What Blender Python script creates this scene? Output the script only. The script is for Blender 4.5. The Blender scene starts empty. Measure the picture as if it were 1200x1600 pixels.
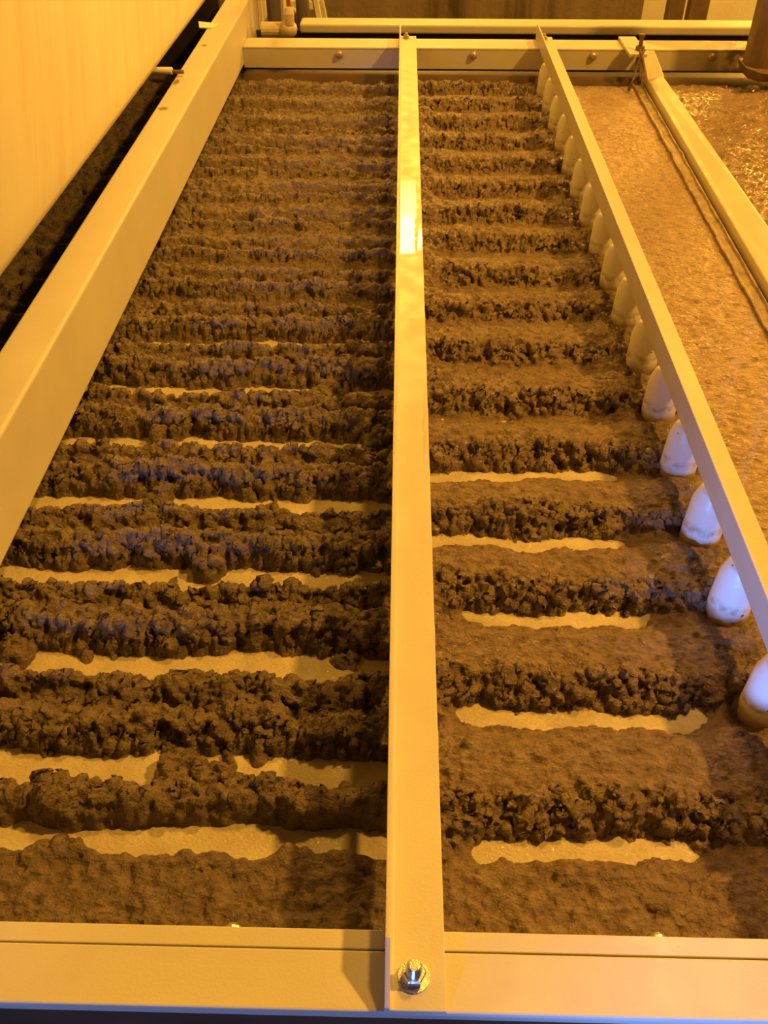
import bpy, bmesh, math, random
import numpy as np
from mathutils import Vector, Matrix
random.seed(4)
S = bpy.context.scene
COL = S.collection
R = math.radians

# ------------------------------------------------------------------ helpers
def tag(o, label=None, cat=None, group=None, kind=None):
    if label: o['label'] = label
    if cat: o['category'] = cat
    if group: o['group'] = group
    if kind: o['kind'] = kind
    return o

def empty(name, loc, label, cat, group=None):
    o = bpy.data.objects.new(name, None)
    o.empty_display_size = .05
    COL.objects.link(o); o.location = loc
    return tag(o, label, cat, group)

def world_loc(o):
    v = Vector(o.location)
    while o.parent:
        o = o.parent; v += Vector(o.location)
    return v

def link(name, bm, mat, parent=None, loc=(0, 0, 0), bevel=0, smooth=False, seg=2):
    """bm is in world coordinates; the object's origin goes to loc (or to its parent's origin)"""
    base = world_loc(parent) if parent else Vector(loc)
    bmesh.ops.translate(bm, verts=bm.verts, vec=-base)
    bmesh.ops.recalc_face_normals(bm, faces=bm.faces)
    me = bpy.data.meshes.new(name); bm.to_mesh(me); bm.free()
    o = bpy.data.objects.new(name, me); COL.objects.link(o)
    if parent: o.parent = parent
    else: o.location = base
    me.materials.append(mat)
    if smooth:
        for p in me.polygons: p.use_smooth = True
    if bevel:
        m = o.modifiers.new('bevel', 'BEVEL'); m.width = bevel; m.segments = seg
        m.limit_method = 'ANGLE'; m.angle_limit = R(40)
    return o

def box(bm, x0, x1, y0, y1, z0, z1):
    vs = [bm.verts.new((x, y, z)) for x in (x0, x1) for y in (y0, y1) for z in (z0, z1)]
    for f in ((0, 1, 3, 2), (4, 6, 7, 5), (0, 4, 5, 1), (2, 3, 7, 6), (0, 2, 6, 4), (1, 5, 7, 3)):
        bm.faces.new([vs[i] for i in f])
    return bm

def prism(bm, ends):
    """ends: list of rings of 3-D points (same count), closed at both ends"""
    rings = [[bm.verts.new(p) for p in r] for r in ends]
    n = len(rings[0])
    for a, b in zip(rings, rings[1:]):
        for i in range(n):
            bm.faces.new((a[i], a[(i + 1) % n], b[(i + 1) % n], b[i]))
    bm.faces.new(rings[0]); bm.faces.new(rings[-1][::-1])
    return bm

def lathe(bm, prof, c, axis='Z', n=24):
    """prof: (radius, height) pairs along the axis from c"""
    rings = []
    for r, h in prof:
        ring = []
        for k in range(n):
            a = 2 * math.pi * k / n
            u, v = r * math.cos(a), r * math.sin(a)
            p = {'Z': (u, v, h), 'X': (h, u, v), 'Y': (u, h, v)}[axis]
            ring.append((c[0] + p[0], c[1] + p[1], c[2] + p[2]))
        rings.append(ring)
    return prism(bm, rings)

def tube(bm, pts, r, n=10):
    pts = [Vector(p) for p in pts]
    rings = []
    for i, p in enumerate(pts):
        d = (pts[min(i + 1, len(pts) - 1)] - pts[max(i - 1, 0)]).normalized()
        a = d.orthogonal().normalized(); b = d.cross(a)
        if rings:  # keep frames aligned
            ref = last_a - d * last_a.dot(d)
            a = ref.normalized(); b = d.cross(a)
        last_a = a
        rings.append([p + r * (math.cos(2 * math.pi * k / n) * a + math.sin(2 * math.pi * k / n) * b) for k in range(n)])
    return prism(bm, rings)

# ------------------------------------------------------------------ materials
def mat(name):
    m = bpy.data.materials.new(name); m.use_nodes = True
    nt = m.node_tree; b = nt.nodes['Principled BSDF']
    return m, nt, b

class N:
    def __init__(s, nt): s.nt = nt
    def new(s, t, **kw):
        n = s.nt.nodes.new(t)
        for k, v in kw.items():
            if k.startswith('_'): setattr(n, k[1:], v)
            else: n.inputs[k].default_value = v
        return n
    def lk(s, a, b): s.nt.links.new(a, b)

def coords(g, scale=(1, 1, 1)):
    tc = g.new('ShaderNodeTexCoord'); mp = g.new('ShaderNodeMapping')
    mp.inputs['Scale'].default_value = scale
    g.lk(tc.outputs['Object'], mp.inputs['Vector'])
    return mp.outputs['Vector']

def noise(g, vec, scale, detail=4, rough=.55):
    n = g.new('ShaderNodeTexNoise', Scale=scale, Detail=detail, Roughness=rough)
    g.lk(vec, n.inputs['Vector']); return n.outputs['Fac']

def ramp(g, fac, stops):
    r = g.new('ShaderNodeValToRGB')
    e = r.color_ramp.elements
    while len(e) < len(stops): e.new(.5)
    for k, (p, c) in zip(e, stops):
        k.position = p; k.color = (*c, 1) if len(c) == 3 else c
    g.lk(fac, r.inputs['Fac']); return r.outputs['Color']

def mixc(g, fac, a, b):
    m = g.new('ShaderNodeMix', _data_type='RGBA')
    for sock, v in ((m.inputs['Factor'], fac), (m.inputs[6], a), (m.inputs[7], b)):
        if isinstance(v, (int, float)): sock.default_value = v
        elif isinstance(v, tuple): sock.default_value = (*v, 1)
        else: g.lk(v, sock)
    return m.outputs[2]

def mth(g, op, a, b=None, c=None):
    m = g.new('ShaderNodeMath', _operation=op)
    for i, v in enumerate((a, b, c)):
        if v is None: continue
        if isinstance(v, (int, float)): m.inputs[i].default_value = v
        else: g.lk(v, m.inputs[i])
    return m.outputs[0]

def mrange(g, v, a, b, c=0., d=1.):
    m = g.new('ShaderNodeMapRange', _interpolation_type='SMOOTHSTEP')
    g.lk(v, m.inputs['Value'])
    for k, x in zip(('From Min', 'From Max', 'To Min', 'To Max'), (a, b, c, d)): m.inputs[k].default_value = x
    return m.outputs['Result']

def bump(g, b, h, strength, dist):
    n = g.new('ShaderNodeBump', Strength=strength, Distance=dist)
    g.lk(h, n.inputs['Height']); g.lk(n.outputs['Normal'], b.inputs['Normal'])

def xyz(g, vec):
    s = g.new('ShaderNodeSeparateXYZ'); g.lk(vec, s.inputs[0]); return s.outputs

def plain(name, col, rough=.5, metal=0, var=.12, scale=30, bmp=.15, spec=.5):
    m, nt, b = mat(name); g = N(nt)
    v = coords(g)
    f = noise(g, v, scale, 5)
    g.lk(ramp(g, f, [(.3, tuple(c * (1 - var) for c in col)), (.7, tuple(min(1, c * (1 + var)) for c in col))]), b.inputs['Base Color'])
    b.inputs['Roughness'].default_value = rough; b.inputs['Metallic'].default_value = metal
    b.inputs['Specular IOR Level'].default_value = spec
    if bmp: bump(g, b, noise(g, v, scale * 8, 3), bmp, .002)
    return m

PAINT = (.60, .56, .48)
def paint(name, wet=None, stain=None, specks=True, col=PAINT, rough=.42):
    """beige painted steel; wet = (x0,x1,y0,y1,rough) film of water in object space"""
    m, nt, b = mat(name); g = N(nt)
    v = coords(g)
    f = noise(g, v, 9, 6)
    c = ramp(g, f, [(.3, tuple(k * .92 for k in col)), (.7, tuple(k * 1.05 for k in col))])
    if specks:
        vo = g.new('ShaderNodeTexVoronoi', Scale=70.); g.lk(v, vo.inputs['Vector'])
        sp = mth(g, 'LESS_THAN', vo.outputs['Distance'], mrange(g, noise(g, v, 14, 2), .62, .8, 0., .16))
        c = mixc(g, mth(g, 'MULTIPLY', sp, .45), c, (.20, .13, .07))
    rg = mrange(g, noise(g, v, 25, 4), .3, .7, rough - .08, rough + .1)
    h = noise(g, v, 420, 3)
    if stain:
        x0, x1 = stain
        s = mrange(g, xyz(g, v)[0], x0, x1)
        s = mth(g, 'MULTIPLY', s, mrange(g, noise(g, v, 26, 5), .32, .56))
        c = mixc(g, s, c, (.09, .055, .03))
    if wet:
        for (x0, x1, y0, y1, wr) in wet:
            q = xyz(g, v)
            nz = mth(g, 'MULTIPLY_ADD', noise(g, v, 60, 3), .012, -.006)
            xx = mth(g, 'ADD', q[0], nz); yy = mth(g, 'MULTIPLY_ADD', nz, 2., q[1])
            k = mth(g, 'MULTIPLY', mrange(g, xx, x0 - .001, x0 + .001), mrange(g, xx, x1 - .001, x1 + .001, 1., 0.))
            k = mth(g, 'MULTIPLY', k, mth(g, 'MULTIPLY', mrange(g, yy, y0 - .006, y0 + .006), mrange(g, yy, y1 - .01, y1 + .01, 1., 0.)))
            mx = g.new('ShaderNodeMix', _data_type='FLOAT')
            g.lk(k, mx.inputs[0]); g.lk(rg, mx.inputs[2]); mx.inputs[3].default_value = wr
            rg = mx.outputs[0]
            h = mth(g, 'MULTIPLY', h, mth(g, 'SUBTRACT', 1., k))
    g.lk(c, b.inputs['Base Color']); g.lk(rg, b.inputs['Roughness'])
    b.inputs['Specular IOR Level'].default_value = .5
    bump(g, b, h, .12, .0015)
    return m

def sludge_mat(name, dark, light, rough=.45, fine=260, bs=.8, dist=.004, wetn=None, spec=.5):
    m, nt, b = mat(name); g = N(nt)
    v = coords(g)
    va = coords(g, (.8, 1.15, 1))
    f = noise(g, va, fine * .35, 6, .65)
    g.lk(ramp(g, f, [(.32, dark), (.68, light)]), b.inputs['Base Color'])
    if wetn:
        g.lk(mrange(g, noise(g, v, 18, 3), .35, .65, wetn, rough), b.inputs['Roughness'])
    else:
        b.inputs['Roughness'].default_value = rough
    b.inputs['Specular IOR Level'].default_value = spec
    h1 = noise(g, va, fine, 5, .65)
    h2 = noise(g, va, fine * .35, 3)
    bump(g, b, mth(g, 'MULTIPLY_ADD', h2, 1.4, h1), bs, dist)
    return m

M = {}
M['paint'] = paint('painted_steel')
M['paint_rear'] = paint('rear_painted_steel', stain=(.78, .95))
M['paint_bar'] = paint('wet_painted_steel', wet=[(.004, .036, .10, .27, .17), (.006, .034, -.045, .105, .05), (.0395, .047, -.03, .05, .06), (.0055, .0085, -.66, -.53, .07), (.0435, .047, -.64, -.48, .07)])
M['paint_weir'] = paint('weir_paint', col=(.62, .55, .42))
M['zinc'] = plain('zinc_bolt', (.62, .6, .57), .28, .9, .15, 80)
M['dullbolt'] = plain('dull_bolt', (.42, .36, .28), .45, .5, .2, 80)
M['rubber'] = plain('brown_rubber', (.075, .042, .026), .5, 0, .3, 12)
M['rust'] = plain('dirty_iron', (.16, .10, .06), .6, .2, .4, 30, .5)
M['inlet'] = plain('muddy_inlet_steel', (.22, .145, .085), .5, 0, .35, 9, .3)
M['black'] = plain('shade_black', (.035, .026, .02), .6, 0, .3, 12)
M['red'] = plain('red_hose', (.55, .10, .06), .4)
M['purple'] = plain('dark_pipe', (.10, .075, .08), .4)
M['whiteplastic'] = plain('white_plastic', (.82, .78, .68), .5)
M['scrap'] = plain('pale_scrap', (.9, .85, .6), .6)
M['brass'] = plain('pale_valve', (.6, .5, .36), .4)
M['floor'] = plain('concrete_floor', (.16, .13, .12), .8, 0, .3, 4)

# concrete with vertical drip stains
def drip():
    m, nt, b = mat('stained_concrete'); g = N(nt)
    v = coords(g, (1, 1, .08))
    f = noise(g, v, 7, 5, .6)
    c = ramp(g, f, [(.38, (.10, .065, .045)), (.5, (.26, .19, .13)), (.7, (.34, .26, .18))])
    g.lk(c, b.inputs['Base Color']); b.inputs['Roughness'].default_value = .85
    bump(g, b, noise(g, coords(g), 40, 5), .4, .01)
    return m
M['concrete'] = drip()

def wallm():
    m, nt, b = mat('pale_wall'); g = N(nt)
    v = coords(g)
    g.lk(ramp(g, noise(g, v, 3, 5), [(.3, (.66, .62, .5)), (.7, (.78, .74, .62))]), b.inputs['Base Color'])
    b.inputs['Roughness'].default_value = .8
    bump(g, b, noise(g, v, 60, 4), .2, .005)
    return m
M['wall'] = wallm()

def panelm():
    m, nt, b = mat('cover_sheet'); g = N(nt)
    q = xyz(g, coords(g)); cx = g.new('ShaderNodeCombineXYZ')
    g.lk(mth(g, 'MULTIPLY_ADD', q[2], -.8, q[1]), cx.inputs[1]); g.lk(mth(g, 'MULTIPLY', q[2], .12), cx.inputs[2])
    f = noise(g, cx.outputs[0], 16, 5, .6)
    f2 = noise(g, coords(g), 4, 4)
    c = ramp(g, f, [(.3, (.78, .68, .48)), (.52, (.86, .80, .64)), (.75, (.88, .84, .70))])
    c = mixc(g, mth(g, 'MULTIPLY', f2, .25), c, (.6, .5, .34))
    g.lk(c, b.inputs['Base Color']); b.inputs['Roughness'].default_value = .5
    return m
M['panel'] = panelm()

def pegm():
    m, nt, b = mat('white_plastic_plow'); g = N(nt)
    v = coords(g)
    tc = g.new('ShaderNodeObjectInfo')
    q = xyz(g, v)
    z = q[2]                       # peg origin sits on the belt
    off = g.new('ShaderNodeVectorMath', _operation='ADD')
    g.lk(v, off.inputs[0]); 
    rv = g.new('ShaderNodeCombineXYZ'); g.lk(mth(g, 'MULTIPLY', tc.outputs['Random'], 7.), rv.inputs[0]); g.lk(rv.outputs[0], off.inputs[1])
    vv = off.outputs[0]
    n1 = noise(g, vv, 45, 5, .6)
    zz = mth(g, 'MULTIPLY_ADD', n1, .022, mth(g, 'SUBTRACT', z, .011))
    low = mrange(g, zz, .012, .030, 1., 0.)
    ring = mth(g, 'MULTIPLY', mrange(g, zz, .026, .034), mrange(g, zz, .036, .045, 1., 0.))
    dirt = mth(g, 'MULTIPLY', ring, mrange(g, noise(g, vv, 90, 4), .3, .7))
    c = mixc(g, mth(g, 'MULTIPLY', low, .85), (.86, .84, .80), (.40, .25, .11))
    c = mixc(g, mth(g, 'MULTIPLY', dirt, .6), c, (.26, .19, .10))
    vo = g.new('ShaderNodeTexVoronoi', Scale=110.); g.lk(vv, vo.inputs['Vector'])
    sp = mth(g, 'LESS_THAN', vo.outputs['Distance'], mrange(g, noise(g, vv, 60, 2), .55, .75, .0, .26))
    c = mixc(g, mth(g, 'MULTIPLY', sp, .9), c, (.07, .045, .03))
    g.lk(c, b.inputs['Base Color']); b.inputs['Roughness'].default_value = .38
    b.inputs['Subsurface Weight'].default_value = .15
    b.inputs['Subsurface Radius'].default_value = (.01, .008, .006)
    return m
M['peg'] = pegm()

def beltm():
    m, nt, b = mat('wet_filter_cloth'); g = N(nt)
    v = coords(g)
    f = noise(g, v, 22, 5)
    c = ramp(g, f, [(.3, (.44, .36, .23)), (.65, (.60, .52, .36))])
    g.lk(c, b.inputs['Base Color'])
    rx = mrange(g, xyz(g, v)[0], -.25, .05, .30, .055)     # wetter towards the feed side
    g.lk(mth(g, 'MULTIPLY_ADD', noise(g, v, 9, 3), .08, mth(g, 'SUBTRACT', rx, .03)), b.inputs['Roughness'])
    h = noise(g, coords(g, (.6, 1.2, 1)), 330, 3, .5)
    bump(g, b, h, 1.0, .0016)
    return m
M['belt'] = beltm()

M['sl_strip'] = sludge_mat('shaded_cake', (.085, .06, .042), (.17, .12, .08), .6)  # darker sludge colour, the shade beside the left beam is put into it
M['sl_left'] = sludge_mat('thick_crumbly_sludge', (.125, .086, .058), (.29, .21, .142), .40, fine=260, bs=1.0, dist=.006)
M['sl_mid'] = sludge_mat('soft_sludge', (.15, .10, .064), (.33, .23, .15), .40, fine=250, bs=1.0, dist=.005, wetn=.2)
M['sl_thin'] = sludge_mat('thin_wet_sludge', (.35, .24, .155), (.58, .41, .275), .42, fine=170, bs=1.0, dist=.008, wetn=.16)
M['sl_pool'] = sludge_mat('runny_wet_sludge', (.28, .185, .115), (.48, .33, .21), .2, fine=90, bs=1.0, dist=.016, wetn=.05, spec=1.0)
M['water'] = plain('wet_lip', (.36, .27, .17), .08, 0, .4, 40, 1.0, .9)

# ------------------------------------------------------------------ numpy noise
def _hash(ix, iy, seed):
    h = (ix.astype(np.int64) * 374761393 + iy.astype(np.int64) * 668265263 + seed * 982451653) & 0xffffffff
    h = ((h ^ (h >> 13)) * 1274126177) & 0xffffffff
    return ((h ^ (h >> 16)) & 0xffffff) / float(0xffffff)

def perlin(x, y, seed=0):
    ix, iy = np.floor(x), np.floor(y); fx, fy = x - ix, y - iy
    def gdot(ox, oy):
        a = _hash(ix + ox, iy + oy, seed) * 2 * np.pi
        return np.cos(a) * (fx - ox) + np.sin(a) * (fy - oy)
    u = fx * fx * fx * (fx * (fx * 6 - 15) + 10); v = fy * fy * fy * (fy * (fy * 6 - 15) + 10)
    a = gdot(0, 0) * (1 - u) + gdot(1, 0) * u
    b = gdot(0, 1) * (1 - u) + gdot(1, 1) * u
    return (a * (1 - v) + b * v) * 1.5

def fbm(x, y, f, oct=4, seed=0, gain=.5):
    s = 0; a = 1; t = 0
    for k in range(oct):
        s = s + a * perlin(x * f * 2 ** k + 13.7 * k, y * f * 2 ** k + 7.1 * k, seed + k); t += a; a *= gain
    return s / t

def lumps(x, y, f, seed=0):
    """rounded clods: domes on jittered cells"""
    x = x * f; y = y * f
    ix, iy = np.floor(x), np.floor(y); best = np.zeros_like(x)
    for ox in (-1, 0, 1):
        for oy in (-1, 0, 1):
            cx = ix + ox + _hash(ix + ox, iy + oy, seed); cy = iy + oy + _hash(ix + ox, iy + oy, seed + 1)
            r = .55 + .5 * _hash(ix + ox, iy + oy, seed + 2)
            d2 = ((x - cx) ** 2 + (y - cy) ** 2) / (r * r)
            best = np.maximum(best, np.sqrt(np.clip(1 - d2, 0, 1)) * r)
    return best

def sstep(a, b, x):
    t = np.clip((x - a) / (b - a), 0, 1); return t * t * (3 - 2 * t)

def _hash3(a, b, c, seed): return _hash(a + c * 57, b + c * 113, seed + 31)

def perlin3(x, y, z, seed=0):
    ix, iy, iz = np.floor(x).astype(np.int64), np.floor(y).astype(np.int64), np.floor(z).astype(np.int64)
    fx, fy, fz = x - ix, y - iy, z - iz
    u, v, w = (t * t * t * (t * (t * 6 - 15) + 10) for t in (fx, fy, fz))
    out = 0
    for ox in (0, 1):
        for oy in (0, 1):
            for oz in (0, 1):
                h = _hash3(ix + ox, iy + oy, iz + oz, seed)
                a = h * 2 * np.pi; cz = (h * 97.13) % 1 * 2 - 1; sz = np.sqrt(1 - cz * cz)
                gdot = np.cos(a) * sz * (fx - ox) + np.sin(a) * sz * (fy - oy) + cz * (fz - oz)
                out = out + gdot * (u if ox else 1 - u) * (v if oy else 1 - v) * (w if oz else 1 - w)
    return out * 1.6

def lumps3(x, y, z, f, seed=0):
    x, y, z = x * f, y * f, z * f
    ix, iy, iz = np.floor(x).astype(np.int64), np.floor(y).astype(np.int64), np.floor(z).astype(np.int64)
    best = np.zeros_like(x)
    for ox in (-1, 0, 1):
        for oy in (-1, 0, 1):
            for oz in (-1, 0, 1):
                a, b, c = ix + ox, iy + oy, iz + oz
                h = _hash3(a, b, c, seed)
                r = .55 + .5 * ((h * 31.7) % 1)
                d2 = ((x - a - h) ** 2 + (y - b - (h * 57.3) % 1) ** 2 + (z - c - (h * 91.9) % 1) ** 2) / (r * r)
                best = np.maximum(best, np.sqrt(np.clip(1 - d2, 0, 1)) * r)
    return best

PEG_Y = [.479, .621, .767, .900, 1.037, 1.172, 1.308, 1.448, 1.576, 1.708, 1.841, 1.978, 2.110, 2.248, 2.380, 2.515, 2.640]
GL0, GLP = .536, .1372
MID_PEG_Y = [GL0 + GLP * k + .004 for k in range(16)]

def near(y, ys):
    """signed offset to the nearest listed y (positive = farther from the camera)"""
    ys = np.array(ys); idx = np.clip(np.searchsorted(ys, y), 1, len(ys) - 1)
    a, b = ys[idx - 1], ys[idx]
    return np.where(np.abs(y - a) < np.abs(y - b), y - a, y - b)

GAPL = [-5] + [GL0 + GLP * k for k in range(17)] + [9]
GAPR = [-5, .458] + [y - .008 for y in PEG_Y[1:]] + [9]

def height(x, y):
    warp = .012 * fbm(x, y * .6, 8, 3, 11) + .009 * fbm(x, y, 34, 3, 21)
    yw = y + warp
    far = sstep(1.25, 1.8, y)
    n1 = fbm(x, y, 7, 3, 31)
    # clods are added later along the surface normal
    c1 = lumps(x, y, 34, 5); c2 = lumps(x, y, 82, 9)
    # ---- left of the middle bar: double ridges, bare belt between the pairs
    dl = near(yw, GAPL); dr = near(y + .6 * warp + .004, GAPR)
    gw = .005 * fbm(x, y * .3, 16, 2, 35)
    g2 = fbm(x, y, 95, 3, 19)
    crumb = (c1 - .45) * .010 + .003 * g2
    gl = sstep(.012 + gw, .043 + gw, np.abs(dl) + .006 * g2)
    fill = .35 + .45 * sstep(-.1, .35, fbm(x, y * 2, 6, 2, 77))
    vr = 1 - (1 - sstep(.001, .024, np.abs(dr))) * (1 - fill * .75)
    spill = sstep(.2, .45, fbm(x, y * .5, 13, 2, 37))            # here and there clods lie across the furrow
    gl = np.maximum(gl, .6 * spill * (y < 1.3) * sstep(.2, .8, c1))
    hl = (.029 + .010 * n1 - .006 * far) * gl * vr
    body = np.clip(gl * 2.0, 0, 1)
    hl = hl + body * crumb - (1 - body) * .006 * (1 - far)
    hl = hl + far * (1 - body) * (.006 + c1 * .005)
    fr = 1 - sstep(.420, .450, yw)
    w0 = .010 + .014 * fbm(x, y * .2, 11, 2, 3)
    f0 = 1 - sstep(w0, w0 + .018, np.abs(yw - .458))             # furrow of the nearest right-hand plow
    hl = hl * (1 - f0) - .006 * f0
    hl = hl * (1 - fr) + fr * (.016 + .004 * fbm(x, y, 30, 3, 8) + .5 * crumb)
    ml = np.maximum(body * (1 - f0) * (1 - fr), np.maximum(fr * .55, far * .8)) * (1 - .35 * far)
    # ---- right of the middle bar: one wide smooth ridge per plow, crumbly face to the front
    drr = near(yw * .6 + (y + .8 * warp) * .4, GAPR) + .006 * g2
    g3 = .008 * fbm(x, y * .2, 9, 3, 39)
    up = sstep(.002 + gw + g3, .043 + gw + g3, drr)
    gr = np.where(drr > 0, up, sstep(.000 - gw - g3, .060, -drr))
    face = np.where(drr > 0, 1 - sstep(.030, .064, drr), 0) * sstep(0, .25, up)
    filr = sstep(1.0, 1.3, y)
    bodyr = np.clip(gr * 3.0, 0, 1)
    hr = (.029 + .008 * n1 - .004 * filr) * gr + face * crumb * 1.15
    hr = hr + (.0035 * fbm(x * .7, y * 1.2, 55, 3, 55) + .0015 * g2 ) * bodyr
    hr = hr - (1 - bodyr) * .006 * (1 - filr) + (1 - bodyr) * (.004 + .002 * c2) * filr
    # clods along the right edge of the middle bar
    side = (1 - sstep(.030, .085, x + .03 * fbm(x, y, 14, 3, 66))) * sstep(-.1, .25, .22 + perlin(y * 7.3, x * 0 + 3.3, 91))
    hr = hr * (1 - side) + side * np.maximum(hr, .022 + .010 * fbm(x, y, 22, 3, 67) + crumb)
    mr = np.clip(.22 * bodyr + face * .72 + side + .25 * filr, 0, 1)
    # wet film round the plows
    wet = sstep(.27, .37, x + .07 * fbm(x, y * .6, 10, 3, 41))
    hr = hr * (1 - .55 * wet) + wet * (.009 + .005 * fbm(x, y, 30, 3, 23) + .5 * crumb)
    hr = hr * (1 - fr) + fr * (.015 + .004 * fbm(x, y, 26, 3, 18) + .45 * crumb)
    mr = mr * (1 - .4 * wet) * (1 - fr) + fr * .5 + .25 * wet
    # ---- thin wet sludge beyond the right bar
    ht = .017 + .002 * fbm(x, y * .8, 24, 3, 71) + .0022 * fbm(x * .7, y * 1.3, 90, 3, 72)
    # ---- pool and the surge below the inlet
    surge = np.exp(-(((x - 1.03) / .12) ** 2 + ((y - 2.40) / .15) ** 2))
    hp = .022 + .010 * fbm(x, y, 16, 3, 81) + .009 * fbm(x, y, 46, 3, 82)
    hp = hp + surge * (.120 + .022 * fbm(x * 1.3 + y * .8, (y - x) * .25, 26, 3, 85))
    # blends (all hidden below the bars); m = how far the clods stand out
    a = sstep(-.02, .04, x); h = hl * (1 - a) + hr * a; m = ml * (1 - a) + mr * a
    a = sstep(.425, .47, x); h = h * (1 - a) + ht * a; m = m * (1 - a) + .18 * a
    a = sstep(.64, .69, x); h = h * (1 - a) + hp * a; m = m * (1 - a) + .12 * a
    edge = 1 - sstep(2.68, 2.74, y)
    return h * edge + (1 - edge) * .008, m * edge

def surface(x, y):
    z, m = height(x, y)
    e = .0012
    zx = (height(x + e, y)[0] - z) / e; zy = (height(x, y + e)[0] - z) / e
    n = np.sqrt(1 + zx * zx + zy * zy)
    d = (lumps3(x, y, z, 44, 5) - .52) * .0115 + (lumps3(x, y, z, 95, 9) - .5) * .0062
    d = d + (lumps3(x, y, z, 190, 12) - .5) * .0038 + perlin3(x * 70, y * 70, z * 70, 3) * .0065 + perlin3(x * 165, y * 165, z * 165, 7) * .0036
    d = d * m
    return x - zx / n * d, y - zy / n * d, z + d / n

YS = []
yv = .338
while yv < 2.82:
    YS.append(yv); yv += .0014 + .0011 * max(0, yv - .4)
YS = np.array(YS)

def field(name, x0, x1, dx, mt, label, cat, slant0=0, slant1=0):
    nx = int((x1 - x0) / dx) + 1
    u = np.linspace(0, 1, nx)
    Yg, Ug = np.meshgrid(YS, u, indexing='ij')
    A = x0 + slant0 * (Yg - 1.5); B = x1 + slant1 * (Yg - 1.5)
    Xg = A + (B - A) * Ug
    Xg, Yg, Zg = surface(Xg, Yg)
    ny = len(YS)
    co = np.stack([Xg, Yg, Zg], -1).reshape(-1, 3)
    loc = np.array([(x0 + x1) / 2, 1.5, 0.]); co = co - loc
    i = np.arange(ny - 1)[:, None] * nx + np.arange(nx - 1)[None, :]
    quads = np.stack([i, i + 1, i + nx + 1, i + nx], -1).reshape(-1, 4)
    quads = quads[co[quads, 2].max(axis=1) > -.0015]
    me = bpy.data.meshes.new(name)
    me.vertices.add(len(co)); me.vertices.foreach_set('co', co.astype(np.float32).ravel())
    me.loops.add(quads.size); me.loops.foreach_set('vertex_index', quads.astype(np.int32).ravel())
    me.polygons.add(len(quads))
    me.polygons.foreach_set('loop_start', (np.arange(len(quads)) * 4).astype(np.int32))
    me.polygons.foreach_set('loop_total', np.full(len(quads), 4, np.int32))
    me.polygons.foreach_set('use_smooth', np.ones(len(quads), bool))
    me.update(calc_edges=True); me.materials.append(mt)
    o = bpy.data.objects.new(name, me); COL.objects.link(o); o.location = loc
    return tag(o, label, cat, kind='stuff')

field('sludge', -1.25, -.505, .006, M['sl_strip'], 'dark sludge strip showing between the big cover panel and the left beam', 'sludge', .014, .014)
field('sludge', -.505, .012, .0017, M['sl_left'], 'dark crumbly ridged sludge between the left beam and the middle angle bar', 'sludge', .014, -.006)
field('sludge', .012, .447, .0017, M['sl_mid'], 'brown furrowed sludge between the middle angle bar and the white pegs', 'sludge', -.006, -.0105)
field('sludge', .447, .640, .003, M['sl_thin'], 'smooth light brown wet sludge between the right angle bar and the weir', 'sludge', -.0105, 0)
field('sludge', .640, 1.45, .005, M['sl_pool'], 'glittering runny sludge pool at the far right beyond the weir', 'sludge')

bm = bmesh.new(); box(bm, -1.3, 1.5, .325, 2.83, -.004, 0)
tag(link('filter_belt', bm, M['belt'], loc=(0, 1.5, 0)), 'pale wet filter belt showing in the furrows between the sludge ridges', 'belt')

# ------------------------------------------------------------------ front beam
ZT = .0905      # top of the cross beams
X0, X1 = -1.3, 1.5
fb = empty('front_beam', (0, .3, 0), 'wide beige painted steel beam across the bottom of the photo', 'beam')
bm = bmesh.new(); box(bm, X0, X1, .2735, .3195, ZT - .007, ZT); link('flange', bm, M['paint'], fb, bevel=.0015)
bm = bmesh.new(); box(bm, X0, X1, .312, .3185, -.03, ZT - .0075); link('web', bm, M['paint'], fb)
bm = bmesh.new(); box(bm, X0, X1, .3205, .3365, .0, ZT - .0005); link('clamp_strip', bm, M['paint'], fb, bevel=.001)
bm = bmesh.new(); box(bm, X0, X1, .3135, .3185, -.35, -.031); link('dark_backing', bm, M['rubber'], fb)  # added strip, its dark colour stands in for the dim floor below
for x in (-.133, .2165):
    bm = bmesh.new(); lathe(bm, [(.0001, 0), (.0095, 0), (.0095, .0028), (.0075, .0055), (.0001, .006)], (x, .3366, .0775), 'Y', 20)
    link('bolt', bm, M['zinc'], fb)

# ------------------------------------------------------------------ rear beam
rb = empty('rear_beam', (0, 2.82, 0), 'beige steel beam across the far end of the belt with bolt heads on its face', 'beam')
XL = -.47
bm = bmesh.new(); box(bm, XL + .012, 1.5, 2.777, 2.866, ZT - .006, ZT); link('flange', bm, M['paint_rear'], rb, bevel=.002)
bm = bmesh.new(); box(bm, XL + .012, 1.5, 2.777, 2.784, .036, ZT - .0062); link('web', bm, M['paint_rear'], rb)
bm = bmesh.new(); prism(bm, [[(x, 2.705, .001), (x, 2.80, .001), (x, 2.80, .024), (x, 2.762, .023), (x, 2.712, .010)] for x in (XL + .012, 1.5)]); link('seal_strip', bm, M['rubber'], rb)
for x in (-.189, .184, .516, .844):
    bm = bmesh.new(); lathe(bm, [(.0001, 0), (.011, 0), (.0105, -.005), (.006, -.009), (.0001, -.010)], (x, 2.777, .072), 'Y', 20)
    link('bolt', bm, M['dullbolt'], rb, smooth=False)

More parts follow.
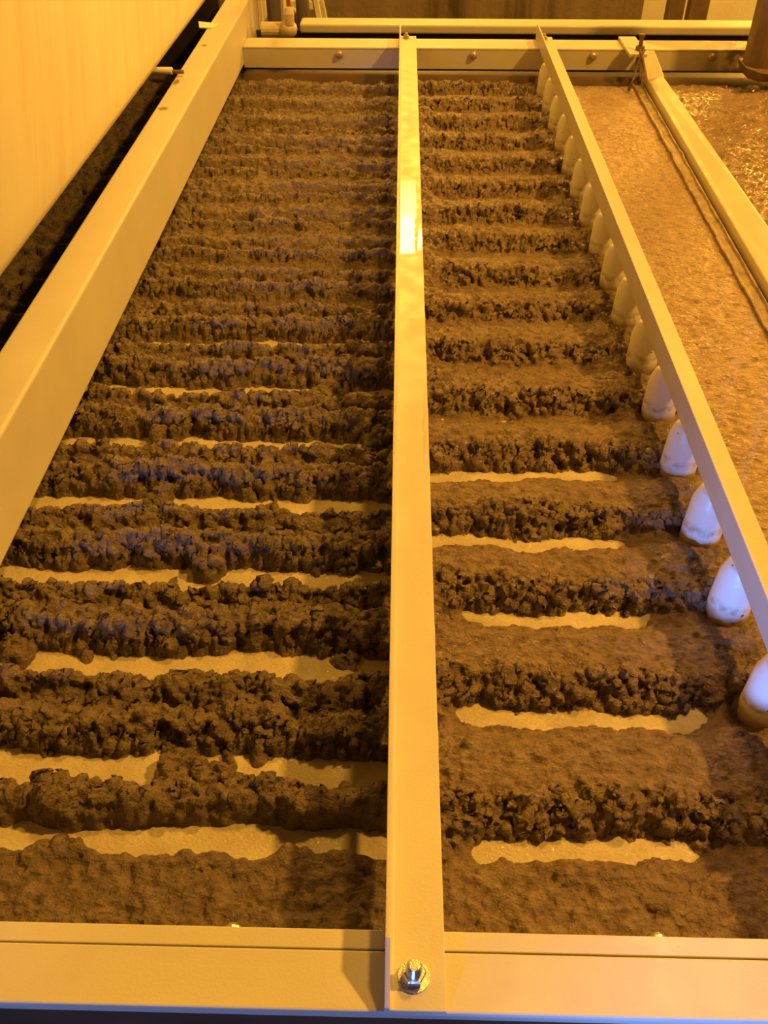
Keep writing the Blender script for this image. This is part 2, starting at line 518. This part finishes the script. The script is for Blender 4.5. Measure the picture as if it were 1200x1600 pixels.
# ------------------------------------------------------------------ angle bars with plow pegs
def angle_bar(name, xf, y0, y1, label, mt, w=.0465, leg=.041, t=.0042, cut=.04):
    root = empty(name, (xf((y0 + y1) / 2), (y0 + y1) / 2, ZT), label, 'angle bar')
    z = ZT + .0003; ft = .006
    def prof(y, h):
        x = xf(y)
        return [(x, y, z), (x + w, y, z), (x + w, y, z + ft), (x + t + .002, y, z + ft), (x + t, y, z + ft + .002), (x + t, y, z + h), (x, y, z + h)]
    bm = bmesh.new(); prism(bm, [prof(y0, ft + .004), prof(y0 + cut, leg), prof(y1, leg)])
    b = link('bar', bm, mt, root, bevel=.0009)
    return root

def peg(root, x, y, top):
    bm = bmesh.new()
    pr = [(.0001, .0), (.0262, .0), (.0258, .012), (.0250, .035), (.0240, .060), (.0232, .0725), (.0226, .0735), (.0215, .0780), (.0185, top - .003), (.016, top), (.0001, top)]
    base = Vector((x, y, .0005))
    n = 28; rings = []
    for r, h in pr:
        rings.append([(r * math.cos(2 * math.pi * k / n), r * math.sin(2 * math.pi * k / n), h) for k in range(n)])
    prism(bm, rings); bmesh.ops.recalc_face_normals(bm, faces=bm.faces)
    me = bpy.data.meshes.new('plow_peg'); bm.to_mesh(me); bm.free()
    for p in me.polygons: p.use_smooth = True
    me.materials.append(M['peg'])
    o = bpy.data.objects.new('plow_peg', me); COL.objects.link(o)
    o.parent = root; o.location = base - Vector(root.location)
    return o

def stud(root, x, y, z, k=1., m='zinc', tall=.022):
    bm = bmesh.new(); lathe(bm, [(.0001, 0), (.0125 * k, 0), (.0125 * k, .0018), (.0001, .0018)], (x, y, z)); link('washer', bm, M[m], root)
    bm = bmesh.new(); lathe(bm, [(.0001, .0018), (.0098 * k, .0018), (.0098 * k, .0095 * k), (.0088 * k, .0108 * k), (.0001, .0108 * k)], (x, y, z), n=6); link('nut', bm, M[m], root)
    bm = bmesh.new()
    prof = [(.0001, .0108 * k)]
    h = .0108 * k
    while h < tall * k - .002:
        prof += [(.0060 * k, h), (.0054 * k, h + .0009)]; h += .0018
    prof += [(.0058 * k, h), (.0046 * k, h + .002), (.0001, h + .002)]
    lathe(bm, prof, (x, y, z), n=20); link('threaded_stud', bm, M[m], root)

xm = lambda y: -.0045 - .0062 * y
mid = angle_bar('angle_bar', xm, .2722, 2.868, 'beige angle bar down the middle of the photo with a shiny wet patch', M['paint_bar'], w=.0475)
stud(mid, .0165, .297, ZT + .0064)
stud(mid, xm(2.84) + .019, 2.845, ZT + .0064, .8, 'dullbolt', .017)
for y in MID_PEG_Y:
    peg(mid, xm(y) + .026, y, ZT)
xr = lambda y: .394 - .0105 * y
rgt = angle_bar('angle_bar', xr, .2722, 2.868, 'beige angle bar on the right with a row of white pegs under it', M['paint'], w=.0455)
stud(rgt, xr(2.84) + .021, 2.842, ZT + .0064, .8, 'dullbolt', .017)
for y in PEG_Y:
    p_ = peg(rgt, xr(y) + .0115, y, ZT)

# ------------------------------------------------------------------ left box beam
xl = lambda y: -.473 + .014 * (y - 1.75)
bm = bmesh.new()
prism(bm, [[(xl(y) - .067, y, .042), (xl(y), y, .042), (xl(y), y, .17), (xl(y) - .067, y, .17)] for y in (.339, 3.6)])
m, nt, b = mat('marked_paint'); g = N(nt); v = coords(g)
f = noise(g, v, 7, 6)
c = ramp(g, f, [(.3, tuple(k * .93 for k in PAINT)), (.7, tuple(k * 1.04 for k in PAINT))])
q = xyz(g, v)
nz = mth(g, 'MULTIPLY_ADD', noise(g, v, 130, 3), .02, -.01)
for (mx, my, rx, ry) in ((-.045, .284, .011, .010), (-.033, .744, .008, .009), (-.05, .46, .006, .02)):
    dx_ = mth(g, 'DIVIDE', mth(g, 'ADD', mth(g, 'SUBTRACT', q[0], mx), nz), rx)
    dy_ = mth(g, 'DIVIDE', mth(g, 'ADD', mth(g, 'SUBTRACT', q[1], my), nz), ry)
    d = mth(g, 'ADD', mth(g, 'MULTIPLY', dx_, dx_), mth(g, 'MULTIPLY', dy_, dy_))
    c = mixc(g, mth(g, 'MULTIPLY', mrange(g, d, .6, 1.2, 1., 0.), .8), c, (.12, .075, .04))
g.lk(c, b.inputs['Base Color']); b.inputs['Roughness'].default_value = .45
bump(g, b, noise(g, v, 420, 3), .12, .0015)
tag(link('box_beam', bm, m, loc=(xl(1.75), 1.75, .042), bevel=.005, seg=3), 'thick beige box beam along the left side beside the cover panel', 'beam')

# scrap on the beam
bm = bmesh.new()
prism(bm, [[(-.545, 2.645, .1705), (-.512, 2.640, .1705), (-.498, 2.668, .1715), (-.540, 2.676, .1735)],
           [(-.545, 2.645, .1725), (-.512, 2.640, .1735), (-.498, 2.668, .176), (-.552, 2.678, .179)]])
tag(link('plastic_scrap', bm, M['scrap'], loc=(-.525, 2.66, .17)), 'small pale yellow scrap lying on top of the left box beam', 'scrap')

# cover panel
def panel():
    bm = bmesh.new()
    ya, yb = .25, 3.7
    rings = []
    for y in (ya, yb):
        zb = .245 - .0258 * (y - .25)
        a = []
        outer = []
        # rolled lower hem then the sheet leaning slightly over the belt
        for k in range(7):
            t = math.pi * (1 - k / 6.)
            pass
        pts = [(-.600, zb + .03), (-.592, zb + .008), (-.578, zb), (-.566, zb + .006), (-.560, zb + .022), (-.559, zb + .06),
               (-.575, zb + .25), (-.60, zb + .55), (-.64, zb + 1.05), (-.656, zb + 1.05), (-.616, zb + .55), (-.591, zb + .25), (-.580, zb + .06)]
        rings.append([(x, y, z) for x, z in pts])
    prism(bm, rings)
    bmesh.ops.recalc_face_normals(bm, faces=bm.faces)
    return bm
o = link('cover_panel', panel(), M['panel'], loc=(-.57, 1.9, .2), smooth=True)
tag(o, 'large smooth cream cover panel filling the upper left corner', 'cover panel')

# pin between panel and beam
pn = empty('locking_pin', (-.565, 2.25, .172), 'short pale pin sticking out from the cover panel onto the left beam', 'pin')
bm = bmesh.new(); lathe(bm, [(.0001, -.05), (.008, -.05), (.008, .032), (.0001, .032)], (-.570, 2.25, .182), 'X', 14); link('sleeve', bm, M['whiteplastic'], pn)
bm = bmesh.new(); lathe(bm, [(.0001, .032), (.0045, .032), (.0045, .058), (.0001, .058)], (-.570, 2.25, .180), 'X', 12); link('tip', bm, M['rust'], pn)

# ------------------------------------------------------------------ weir on the right
we = empty('weir_beam', (.69, 1.8, 0), 'sloping beige weir beam on the right with a wet lip along its foot', 'weir')
bm = bmesh.new()
def wr(y):
    xa = .652; xb = .692 + .022 * (2.8 - y)
    return [(xa, y, .004), (xb, y, .004), (xb, y, .050), (xb - .006, y, .056), (xa + .012, y, .046), (xa + .003, y, .042), (xa, y, .034)]
prism(bm, [wr(.34), wr(1.1), wr(1.8), wr(2.775)])
link('plate', bm, M['paint_weir'], we, bevel=.003, seg=3)
bm = bmesh.new(); prism(bm, [[(.650, 2.66, .046), (.694, 2.66, .056), (.682, 2.7755, .089), (.649, 2.7755, .089)], [(.652, 2.66, .02), (.694, 2.66, .02), (.690, 2.7755, .02), (.652, 2.7755, .02)]]); link('end_lug', bm, M['paint_weir'], we, bevel=.002)
bm = bmesh.new()
rings = []
for i in range(150):
    y = .34 + 2.36 * i / 149
    j = .0010 * math.sin(i * .7) + .0006 * math.sin(i * 2.1)
    k = .004 if i in (116, 117) else 0
    rings.append([(.621 + j, y, .0), (.648, y, .0), (.648, y, .025 + k), (.6465, y, .027 + k), (.644 + j, y, .026 + k), (.643 + j, y, .021 + k), (.6265 + j, y, .0195 + k), (.6255 + j, y, .0245 + k), (.623 + j, y, .0255 + k), (.621 + j, y, .024 + k)])
prism(bm, rings); link('wet_lip', bm, M['water'], we)

br = empty('hanger_bracket', (.62, 2.80, ZT), 'small flat bracket with an upright stud on the far beam above the weir', 'bracket')
bm = bmesh.new(); prism(bm, [[(.597, 2.868, z), (.645, 2.868, z), (.648, 2.700, z), (.600, 2.700, z)] for z in (ZT + .0005, ZT + .009)]); link('bracket_plate', bm, M['paint'], br, bevel=.001)
bm = bmesh.new(); lathe(bm, [(.0001, -.03), (.0055, -.03), (.0055, .042), (.0085, .043), (.0085, .05), (.0001, .05)], (.633, 2.735, ZT), n=14); link('threaded_stud', bm, M['rust'], br)
bm = bmesh.new(); lathe(bm, [(.0001, .0095), (.012, .0095), (.012, .02), (.0001, .02)], (.633, 2.735, ZT), n=6); link('nut', bm, M['rust'], br)
bm = bmesh.new()
tube(bm, [(.636, 2.69, .115), (.628, 2.685, .10), (.618, 2.675, .075), (.612, 2.66, .05), (.600, 2.64, .026)], .0035)
tube(bm, [(.622, 2.69, .115), (.628, 2.684, .098), (.636, 2.675, .08), (.640, 2.66, .066), (.632, 2.645, .06), (.622, 2.64, .05)], .0035)
tag(link('wire_tie', bm, M['rust'], loc=(.625, 2.66, .03), smooth=True), 'crossed brown wire dangling below the hanger bracket at the weir end', 'wire')

# ------------------------------------------------------------------ feed inlet
fi = empty('feed_inlet', (1.05, 2.6, 0), 'muddy brown feed inlet box in the top right corner', 'feed inlet')
bm = bmesh.new()
pts = []
for k in range(7):
    a = math.pi / 2 * k / 6
    pts.append((.945 - .04 * math.sin(a), 2.615 + .04 - .04 * math.cos(a) ))
prof = [(1.005, 2.615)] + pts + [(.905, 2.70), (1.005, 2.70)]
prism(bm, [[(x, y, z) for x, y in prof] for z in (.072, .62)])
link('inlet_wall', bm, M['inlet'], fi, bevel=.003)
bm = bmesh.new()
prism(bm, [[(1.01, 2.60, .06), (.93, 2.60, .06), (.905, 2.63, .06), (.905, 2.71, .06), (1.01, 2.71, .06)], [(1.015, 2.58, .088), (.925, 2.58, .088), (.895, 2.63, .088), (.895, 2.715, .088), (1.015, 2.715, .088)]])
link('inlet_lip', bm, M['rust'], fi, bevel=.004)

# ------------------------------------------------------------------ behind the belt
bm = bmesh.new(); box(bm, -.32, 1.55, 3.0, 3.075, .0665, .0925)
tag(link('box_rail', bm, M['paint'], loc=(.6, 3.04, .067), bevel=.006, seg=3), 'long beige rail running behind the far beam from the valve to the feed inlet', 'rail')

va = empty('pipe_valve', (-.345, 2.98, .09), 'pale valve at the left end of the rail behind the far beam', 'valve')
bm = bmesh.new(); bmesh.ops.create_icosphere(bm, subdivisions=2, radius=.027); bmesh.ops.translate(bm, verts=bm.verts, vec=(-.350, 2.975, .085)); link('body', bm, M['brass'], va, smooth=True)
bm = bmesh.new(); lathe(bm, [(.0001, -.045), (.022, -.045), (.022, .03), (.0001, .03)], (-.385, 2.985, .08), 'X', 16); link('collar', bm, M['brass'], va)
bm = bmesh.new(); lathe(bm, [(.0001, 0), (.014, 0), (.016, .03), (.010, .045), (.0001, .045)], (-.345, 2.965, .10), 'Z', 14); link('knob', bm, M['brass'], va)
bm = bmesh.new(); tube(bm, [(-.352, 3.03, .105), (-.352, 3.035, .2), (-.350, 3.04, .35), (-.345, 3.04, .7)], .006)
tag(link('red_hose', bm, M['red'], loc=(-.352, 3.03, .105), smooth=True), 'thin red hose rising from the valve beside the dark pipes', 'hose')
for i, (x, r, lab) in enumerate(((-.408, .022, 'dark upright pipe nearest the beige corner post'), (-.322, .021, 'dark upright pipe just right of the red hose'))):
    bm = bmesh.new(); lathe(bm, [(.0001, -.98), (r, -.98), (r, .7), (.0001, .7)], (x, 3.12 + .02 * i, .07), 'Z', 20)
    o = tag(link('upright_pipe', bm, M['purple'], loc=(x, 3.12, -.9)), lab, 'pipe')
    for p in o.data.polygons: p.use_smooth = len(p.vertices) == 4
bm = bmesh.new(); box(bm, -.52, -.437, 3.62, 3.70, -.9, .9)
tag(link('corner_post', bm, M['paint'], loc=(-.46, 3.66, -.9), bevel=.004), 'beige upright post behind the far end of the left box beam', 'post')

bm = bmesh.new()
prism(bm, [[(1.5, y, -.5), (1.5, y, .0655), (-.56, y, .0655), (-.56, y, .155), (-1.25, y, .155), (-1.25, y, -.5)] for y in (3.035, 3.045)])
tag(link('shade_plate', bm, M['black'], loc=(0, 3.04, -.5)), 'added dark sheet standing for the shade below the long rail, taller behind the cover panel', 'shade plate')  # added sheet, its near-black colour stands for shade in the gaps
# step stool
st = empty('step_stool', (-.4, 4.05, -.9), 'white step stool standing behind the rail at the top edge', 'stool')
bm = bmesh.new(); box(bm, -.452, -.360, 3.95, 4.12, -.098, -.066); link('step', bm, M['whiteplastic'], st, bevel=.004)
for (xa, xb, ya, yb) in ((-.362, -.20, 3.96, 3.90), (-.455, -.56, 3.96, 3.90), (-.362, -.20, 4.11, 4.18), (-.455, -.56, 4.11, 4.18)):
    bm = bmesh.new()
    prism(bm, [[(xa - .010, ya - .010, -.02), (xa + .010, ya - .010, -.02), (xa + .010, ya + .010, -.02), (xa - .010, ya + .010, -.02)],
               [(xb - .010, yb - .010, -.9), (xb + .010, yb - .010, -.9), (xb + .010, yb + .010, -.9), (xb - .010, yb + .010, -.9)]])
    link('leg', bm, M['whiteplastic'], st, bevel=.002)
bm = bmesh.new(); tube(bm, [(-.445, 3.955, -.095), (-.33, 3.94, -.165)], .010, 8); link('brace', bm, M['whiteplastic'], st)
bm = bmesh.new(); box(bm, -.48, -.34, 3.95, 4.12, -.02, .005); link('top', bm, M['whiteplastic'], st, bevel=.004)

# room
def struct(name, bm, m, loc=(0, 0, 0)):
    return tag(link(name, bm, m, loc=loc), kind='structure')
bm = bmesh.new(); box(bm, -3.5, 4.5, -4, 6.2, -1.0, -.9); struct('floor', bm, M['floor'])
bm = bmesh.new(); box(bm, -3.5, 4.5, 5.6, 5.75, -.9, 3.6); struct('wall_back', bm, M['wall'])
bm = bmesh.new(); box(bm, -2.2, 1.027, 4.5, 5.2, -.9, .15)
tag(link('concrete_plinth', bm, M['concrete'], loc=(-.4, 4.85, -.9), bevel=.01), 'brown drip-stained concrete plinth along the top edge of the photo', 'plinth')
for x0, x1, lab in ((1.226, 1.298, 'narrow upright post nearest the concrete plinth'), (1.324, 1.411, 'upright post further from the plinth, before the bright wall')):
    bm = bmesh.new(); box(bm, x0, x1, 4.85, 4.92, -.9, 1.8)
    tag(link('wall_post', bm, M['inlet'], loc=(x0, 4.88, -.9)), lab, 'post')

# ------------------------------------------------------------------ light
SOD = (1.0, .485, .064)
def area(name, loc, target, size, power, col, sx=None):
    l = bpy.data.lights.new(name, 'AREA'); l.energy = power; l.color = col; l.size = size
    if sx: l.shape = 'RECTANGLE'; l.size_y = sx
    else: l.shape = 'DISK'
    o = bpy.data.objects.new(name, l); COL.objects.link(o); o.location = loc
    o.rotation_euler = (Vector(target) - Vector(loc)).to_track_quat('-Z', 'Y').to_euler()
    return o
T = (.2, 1.3, 0)
area('sodium_lamp', (2.75, 1.05, 3.4), T, .22, 205, SOD)
area('sodium_lamp', (1.3, 2.45, 4.3), T, .4, 125, SOD)
area('sodium_lamp', (.045, 5.5, 1.97), (0, 1.5, 0), .42, 60, SOD, .42).location.y = 5.5
pl = bpy.data.lights.new('glitter_light', 'POINT'); pl.energy = 260; pl.color = SOD; pl.shadow_soft_size = .26  # added unseen light, brightens the back wall and makes the pool glitter
o = bpy.data.objects.new('glitter_light', pl); COL.objects.link(o); o.location = (2.35, 5.1, 1.2)
def shaft(loc, target, size, blend, power, col=(.17, .34, 1.0), soft=.10):
    sp = bpy.data.lights.new('daylight_shaft', 'SPOT'); sp.energy = power; sp.color = col; sp.spot_size = R(size); sp.spot_blend = blend; sp.shadow_soft_size = soft
    o = bpy.data.objects.new('daylight_shaft', sp); COL.objects.link(o); o.location = loc
    o.rotation_euler = (Vector(target) - Vector(loc)).to_track_quat('-Z', 'Y').to_euler()
W = Vector((-.85, -1.9, .45))                 # daylight coming in low, behind the photographer
def az(deg, d, z): return (W.x + d * math.sin(R(deg)), W.y + d * math.cos(R(deg)), z)
shaft(W, az(29, 2.9, .06), 13, .5, 560)
shaft(W, az(9.5, 2.8, .03), 10, .9, 160)
shaft((-.4, -2.0, .02), (-.02, .27, .09), 24, .6, 120)  # added low spot, brightens the beam's front edge and the bar end

w = bpy.data.worlds.new('world'); S.world = w; w.use_nodes = True
w.node_tree.nodes['Background'].inputs[0].default_value = (1, .5, .1, 1)
w.node_tree.nodes['Background'].inputs[1].default_value = .033

# ------------------------------------------------------------------ camera
cam = bpy.data.cameras.new('camera'); cam.sensor_fit = 'VERTICAL'; cam.sensor_height = 36; cam.lens = 1450 / 1600 * 36
cam.clip_start = .01
co = bpy.data.objects.new('camera', cam); COL.objects.link(co)
co.location = (0, 0, .85)
co.rotation_euler = (R(90 - 41.878), 0, R(1.3237))
S.camera = co
S.view_settings.view_transform = 'Standard'; S.view_settings.look = 'None'
S.view_settings.exposure = -.1; S.view_settings.gamma = 1; S.view_settings.use_curve_mapping = False
